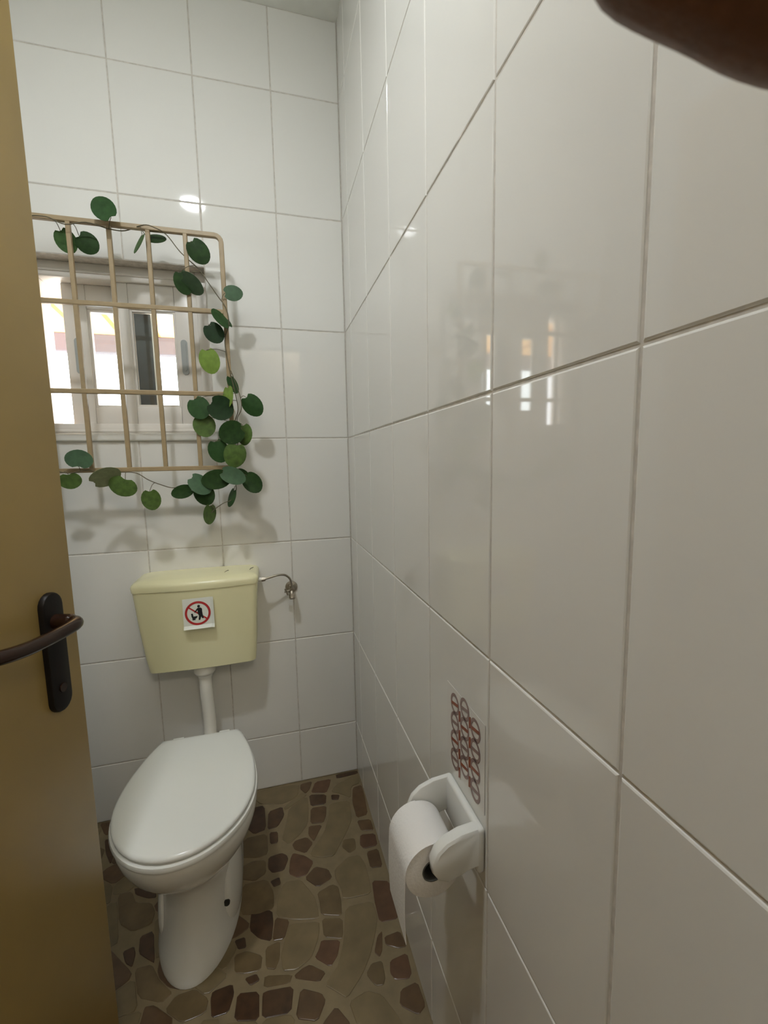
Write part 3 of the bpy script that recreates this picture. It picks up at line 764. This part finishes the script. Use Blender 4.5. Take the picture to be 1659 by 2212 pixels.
loft(bm, [pr(0.4230, 0.010), pr(0.4250, 0.0065), pr(0.4300, 0.0055), pr(0.4345, 0.008), pr(0.4372, 0.014), pr(0.4388, 0.030), pr(0.4395, 0.065), pr(0.4398, 0.105)])
obj('lid', bm, M_seat, wc, smooth=50)
for s in (-1, 1):
    bm = bmesh.new(); tube(bm, [(XT + s * 0.07 - 0.016, -0.245, 0.4215), (XT + s * 0.07 + 0.016, -0.245, 0.4215)], 0.0085, 12)
    box(bm, XT + s * 0.07 - 0.012, XT + s * 0.07 + 0.012, -0.252, -0.236, 0.399, 0.421, 0.002)
    obj('hinge', bm, M_seat, wc, smooth=40)
bm = bmesh.new(); box(bm, XT - 0.10, XT + 0.10, -0.262, -0.19, 0.30, 0.398, 0.012, 3)
obj('rear_deck', bm, M_china, wc, smooth=40)
bm = bmesh.new(); tube(bm, [(XT + 0.002, -0.20, 0.300), (XT + 0.002, -0.178, 0.300)], 0.034, 18); obj('inlet_collar', bm, M_china, wc, smooth=40)

# ---------------------------------------------------------------- toilet paper holder and roll
ho = thing('paper_holder', 'white toilet paper holder with two rounded arms on the right wall', 'holder', (0, -1.045, 0.66))
HY0, HY1 = -0.976, -1.112
bm = bmesh.new(); box(bm, -0.014, -0.0002, HY1, HY0, 0.642, 0.722, 0.006, 3); obj('back_plate', bm, M_china, ho, smooth=40)
def arm(y0, y1):
    prof = [(-0.008, 0.722), (-0.04, 0.719), (-0.066, 0.710), (-0.082, 0.697), (-0.090, 0.680), (-0.089, 0.662), (-0.080, 0.648), (-0.064, 0.641), (-0.045, 0.645), (-0.025, 0.652), (-0.008, 0.655)]
    bm = bmesh.new(); rings = []
    for t, ins in ((0, 0.006), (0.12, 0.0015), (0.3, 0.0), (0.7, 0.0), (0.88, 0.0015), (1, 0.006)):
        cx, cz = -0.045, 0.682
        rings.append([(x - (x - cx) / 0.05 * ins if x < -0.009 else x, y0 + (y1 - y0) * t, z - (z - cz) / 0.04 * ins) for x, z in prof])
    loft(bm, rings); return obj('arm', bm, M_china, ho, smooth=35)
arm(-0.977, -0.989); arm(-1.088, -1.111)
RX, RZ, RR = -0.0785, 0.643, 0.0485
ro = thing('toilet_roll', 'white toilet paper roll hanging in the holder, end sheet loose', 'paper', (RX, -1.04, RZ))
YA, YB = -0.992, -1.085
bm = bmesh.new(); n = 48; rings = []
for r, y in ((0.02, YA), (RR - 0.002, YA), (RR, YA - 0.001), (RR, YB + 0.001), (RR - 0.002, YB), (0.02, YB), (0.02, YA)):
    rings.append([(RX + r * math.cos(2 * PI * k / n), y, RZ + r * math.sin(2 * PI * k / n)) for k in range(n)])
loft(bm, rings, False, False); bmesh.ops.remove_doubles(bm, verts=bm.verts, dist=1e-6)
obj('paper_roll', bm, M_paper, ro, smooth=40)
bm = bmesh.new(); rings = []
for r, y in ((0.0195, YA + .0005), (0.0195, YB - .0005), (0.0178, YB - .0005), (0.0178, YA + .0005), (0.0195, YA + .0005)):
    rings.append([(RX + r * math.cos(2 * PI * k / 24), y, RZ + r * math.sin(2 * PI * k / 24)) for k in range(24)])
loft(bm, rings, False, False); bmesh.ops.remove_doubles(bm, verts=bm.verts, dist=1e-6)
obj('core', bm, mat('grey_card_core', (0.10, 0.10, 0.09), rough=0.9), ro, smooth=40)['label'] = 'dark card core'
bm = bmesh.new(); path = []
for k in range(12):
    a = PI / 2 + PI / 2 * k / 11; path.append((RX + (RR + 0.0006) * math.cos(a), RZ + (RR + 0.0006) * math.sin(a)))
for k in range(1, 9): path.append((RX - RR - 0.0006 - 0.002 * math.sin(k / 8 * PI) , RZ - 0.120 * k / 8))
rings = [[(x, YA, z), (x, YB - 0.001, z), (x - 0.0008, YB - 0.001, z), (x - 0.0008, YA, z)] for x, z in path]
loft(bm, rings); obj('loose_sheet', bm, M_paper, ro, smooth=40)

# ---------------------------------------------------------------- patterned decal above the holder
de = thing('wall_decal', 'square clear decal with mauve-brown interlaced rings above the paper holder', 'decal', (0, -1.03, 0.82))
def dx(a, b, d): return (-d - 0.0004, -1.036 - a, 0.818 + b)       # a towards the camera, b up
bm = bmesh.new(); box(bm, -0.0007, -0.0003, -1.108, -0.962, 0.742, 0.896); obj('film', bm, M_film, de)
cw, ch = 0.036, 0.041
for i in range(-1, 2):
    for j in range(-2, 2):
        cx, cz = i * 0.040, (j + 0.5) * 0.036 + (0.009 if i == 0 else -0.004)
        if abs(cz) > 0.074: continue
        f = lambda a, b, d, cx=cx, cz=cz: dx(cx + a, cz + b, d)
        ring_strip('printed_ring', 0.0135, 0.0195, 0.0006, M_print, de, f, 24, 0.0002, 0.92)
        bm = bmesh.new(); prism(bm, [(-0.014, -0.006), (0.014, 0.000), (0.014, 0.006), (-0.014, 0.000)], lambda a, b: f(a, b, 0.0008), lambda a, b: f(a, b, 0.0010))
        obj('printed_bar', bm, M_print2 if (i + j) % 2 == 0 else M_print, de)
        if i < 1:
            g2 = lambda a, b, d, cx=cx + 0.020, cz=cz - 0.012: dx(cx + a, cz + b, d)
            bm = bmesh.new(); prism(bm, [(-0.0035, -0.012), (0.0035, -0.008), (0.0035, 0.012), (-0.0035, 0.008)], lambda a, b: g2(a, b, 0.0008), lambda a, b: g2(a, b, 0.0010))
            obj('printed_link', bm, M_print2, de)

# ---------------------------------------------------------------- door leaf standing ajar on the left
fd = Vector((math.sin(.2611), math.cos(.2611), 0)); rd = Vector((fd.y, -fd.x, 0))
E0 = Vector((-.651, -.752, 0)) - 0.040 * fd
def DF(s, n, z): return tuple(E0 - fd * s + rd * n + Vector((0, 0, z)))
door = struct_empty('door_1', DF(0.38, -0.02, 0.008), 'tan brown door standing ajar at the left edge')
obj('door_leaf', newbox(0, 0.765, -0.04, 0.0, 0.008, 2.10, 0.003, 2, DF), M_door, door, smooth=30)
PS = 0.060
def stadium(hw, hl, n=10):
    return [(hw * math.cos(t), hl - hw + hw * math.sin(t)) for t in [PI * k / n for k in range(n + 1)]] + [(hw * math.cos(t), -hl + hw + hw * math.sin(t)) for t in [PI + PI * k / n for k in range(n + 1)]]
bm = bmesh.new(); st = stadium(0.0225, 0.105)
loft(bm, [[DF(PS + a * k, d, 0.995 + b * (1 - (1 - k) * 0.2)) for a, b in st] for k, d in ((1.0, 0.0), (1.0, 0.006), (0.93, 0.0085), (0.8, 0.0095))])
hp = obj('handle_plate', bm, M_black, door, smooth=35); hp['label'] = 'long black rounded handle plate'
bm = bmesh.new(); tube(bm, [DF(PS, 0.0095, 0.932), DF(PS, 0.0115, 0.932)], 0.008, 14); obj('keyhole_cover', bm, M_handle, hp, smooth=30)
bm = bmesh.new()
pth = smooth_path([DF(PS, 0.008, 1.050), DF(PS, 0.03, 1.050), DF(PS + 0.003, 0.045, 1.050), DF(PS + 0.016, 0.0535, 1.050), DF(PS + 0.05, 0.055, 1.0495), DF(PS + 0.10, 0.054, 1.050), DF(PS + 0.135, 0.050, 1.053), DF(PS + 0.158, 0.040, 1.056), DF(PS + 0.166, 0.026, 1.057)], 5)
tube(bm, pth, [0.0125 if i < 8 else 0.0105 for i in range(len(pth))], 14)
obj('lever', bm, M_handle, door, smooth=50)['label'] = 'dark brown lever handle'
for z in (0.25, 1.05, 1.85):
    bm = bmesh.new(); tube(bm, [DF(0.768, 0.004, z - 0.04), DF(0.768, 0.004, z + 0.04)], 0.007, 10); obj('hinge', bm, M_chrome, door, smooth=30)

# ---------------------------------------------------------------- ceiling lamp (above the frame)
LX, LY = -0.655, -1.20
la = thing('ceiling_lamp', 'round white flush ceiling lamp in the small tiled room', 'lamp', (LX, LY, ZC))
bm = lathe(bmesh.new(), [(0.055, 0.0), (0.055, -0.012), (0.03, -0.022)], (LX, LY, ZC)); obj('lamp_base', bm, M_pipe, la, smooth=30)
bm = lathe(bmesh.new(), [(0.074, -0.010), (0.074, -0.028), (0.066, -0.030), (0.064, -0.024)], (LX, LY, ZC)); obj('lamp_rim', bm, M_pipe, la, smooth=30)
bm = lathe(bmesh.new(), [(0.0635, -0.0235), (0.060, -0.0265), (0.050, -0.0295), (0.034, -0.0315), (0.012, -0.0325)], (LX, LY, ZC), 32)
obj('diffuser', bm, M_bulb, la, smooth=True)

# unseen fill light added behind the photographer to lift the lower back wall
HLX, HLY = 0.12, -3.10
hl = thing('hall_fill_lamp', 'warm unseen fill lamp added in the hall behind the doorway', 'lamp', (HLX, HLY, ZC))
bm = lathe(bmesh.new(), [(0.09, 0.0), (0.09, -0.012), (0.03, -0.022), (0.03, -0.06)], (HLX, HLY, ZC)); obj('lamp_base', bm, M_pipe, hl, smooth=30)
bm = bmesh.new(); bmesh.ops.create_uvsphere(bm, u_segments=24, v_segments=16, radius=0.11, matrix=Matrix.Translation((HLX, HLY, ZC - 0.16)))
obj('fill_globe', bm, emission('hall_fill_globe', (1.0, 0.91, 0.78), HALL_FILL_STRENGTH), hl, smooth=True)

# ---------------------------------------------------------------- the photographer's hand beside the lens
cam_p = Vector((-0.3078, -1.672, 1.3082))
def CP(x, y, z): return cam_p + right * x + up_c * y + fwd_c * z       # right, up, forward of the hand's phone, in metres
hand_o = Vector(CP(0.11, 0.03, -0.02))
verts, edges, radii = [], [], []
def chain(start, pts):
    prev = start
    for p, r in pts:
        verts.append(CP(*p)); radii.append(r); i = len(verts) - 1
        if prev is not None: edges.append((prev, i))
        prev = i
    return prev
# root in the palm, then wrist and forearm, four fingers and the thumb
chain(None, [((0.1020, 0.020, -0.030), 0.026)])
chain(0, [((0.1080, 0.004, -0.040), 0.025), ((0.1150, -0.014, -0.051), 0.022), ((0.1240, -0.036, -0.065), 0.021), ((0.1390, -0.080, -0.094), 0.024), ((0.1560, -0.140, -0.140), 0.029), ((0.1720, -0.205, -0.195), 0.032), ((0.1790, -0.232, -0.218), 0.030)])
chain(0, [((0.0960, 0.045, -0.012), 0.017), ((0.0840, 0.0575, 0.018), 0.0105), ((0.0800, 0.0610, 0.040), 0.0096), ((0.066, 0.0580, 0.0495), 0.0092), ((0.049, 0.0608, 0.0500), 0.0092), ((0.042, 0.0640, 0.0500), 0.0082), ((0.035, 0.0672, 0.0500), 0.0086), ((0.0245, 0.0715, 0.0498), 0.0076)])
chain(0, [((0.1090, 0.030, -0.008), 0.016), ((0.1080, 0.036, 0.022), 0.0098), ((0.0960, 0.034, 0.046), 0.0092), ((0.0860, 0.030, 0.036), 0.0085), ((0.0840, 0.027, 0.020), 0.0070)])
chain(0, [((0.1160, 0.012, -0.010), 0.016), ((0.1170, 0.014, 0.018), 0.0094), ((0.1040, 0.010, 0.040), 0.0088), ((0.0920, 0.006, 0.032), 0.0082), ((0.0890, 0.004, 0.016), 0.0066)])
chain(0, [((0.1200, -0.006, -0.016), 0.014), ((0.1210, -0.010, 0.010), 0.0084), ((0.1090, -0.014, 0.028), 0.0078), ((0.0980, -0.016, 0.020), 0.0072), ((0.0960, -0.017, 0.008), 0.0058)])
chain(0, [((0.0880, 0.026, -0.050), 0.015), ((0.074, 0.029, -0.064), 0.0118), ((0.054, 0.030, -0.070), 0.0104), ((0.034, 0.030, -0.066), 0.0094), ((0.022, 0.031, -0.062), 0.0070)])
me = bpy.data.meshes.new('hand_skeleton'); me.from_pydata([tuple(v - hand_o) for v in verts], edges, [])
tmp = bpy.data.objects.new('hand_skeleton', me); C.objects.link(tmp)
md = tmp.modifiers.new('skin', 'SKIN'); md.use_smooth_shade = True
for i, r in enumerate(radii): me.skin_vertices[0].data[i].radius = (r, r)
me.skin_vertices[0].data[0].use_root = True
sub = tmp.modifiers.new('sub', 'SUBSURF'); sub.levels = 2; sub.render_levels = 2
dg = bpy.context.evaluated_depsgraph_get()
hm = bpy.data.meshes.new_from_object(tmp.evaluated_get(dg)); hm.name = 'hand'
bpy.data.objects.remove(tmp)
for p in hm.polygons: p.use_smooth = True
hm.materials.clear(); hm.materials.append(M_skin)
hand = bpy.data.objects.new('hand', hm); C.objects.link(hand); hand.location = hand_o
tag(hand, 'dark brown hand at the upper right corner, one blurred finger in view', 'hand')
bm = bmesh.new()
c0 = Vector(CP(0.029, 0.0745, 0.0565)); ax = (Vector(CP(0.030, 0.0690, 0.0500)) - Vector(CP(0.0385, 0.0635, 0.0505))).normalized()
nn = fwd_c - ax * fwd_c.dot(ax); nn.normalize(); bb = ax.cross(nn)
for k in (0, 1):
    pass
loft(bm, [[c0 + ax * (0.0055 * math.cos(t)) * s + bb * (0.0048 * math.sin(t)) * s + nn * d for t in [2 * PI * k / 16 for k in range(16)]] for s, d in ((1.0, -0.0012), (0.95, 0.0002), (0.5, 0.0010))])
obj('fingernail', bm, M_nail, hand, smooth=True)

# ---------------------------------------------------------------- outside the window
struct(obj('ground_yard', newbox(-8, 6, 0.2, 14, -0.1, -0.02), M_concrete), 'sunlit yard outside the window')
struct(obj('wall_yard', newbox(-8, 6, 9.0, 9.2, -0.02, 2.0), M_white), 'sunlit white wall across the yard')
aw = thing('awning', 'orange striped awning seen through the window panes', 'awning', (-2.0, 1.6, 2.6))
bm = bmesh.new()
loft(bm, [[(-4.2, 0.25, 2.78), (0.3, 0.25, 2.78), (0.3, 0.25, 2.79), (-4.2, 0.25, 2.79)], [(-4.2, 2.9, 2.50), (0.3, 2.9, 2.50), (0.3, 2.9, 2.51), (-4.2, 2.9, 2.51)]])
obj('cloth', bm, M_awning, aw)
obj('front_beam', newbox(-4.2, 0.3, 2.88, 2.98, 2.34, 2.50, 0.01), M_beam, aw)
for x in (-3.9, 0.15):
    obj('post', newbox(x - 0.04, x + 0.04, 2.89, 2.97, -0.02, 2.34, 0.005), M_beam, aw)
bp = thing('blue_panel', 'blue panel with white frame lines beyond the right window pane', 'panel', (-2.0, 5.0, -0.02))
obj('panel_board', newbox(-2.45, -1.75, 5.0, 5.05, -0.02, 1.95), M_blue, bp)
for q in ((-2.45, -2.41), (-2.12, -2.08), (-1.79, -1.75)):
    obj('frame_strip', newbox(q[0], q[1], 4.98, 5.0, -0.02, 1.95), M_white, bp)
obj('frame_strip', newbox(-2.45, -1.75, 4.975, 4.995, 1.9, 1.97), M_white, bp)
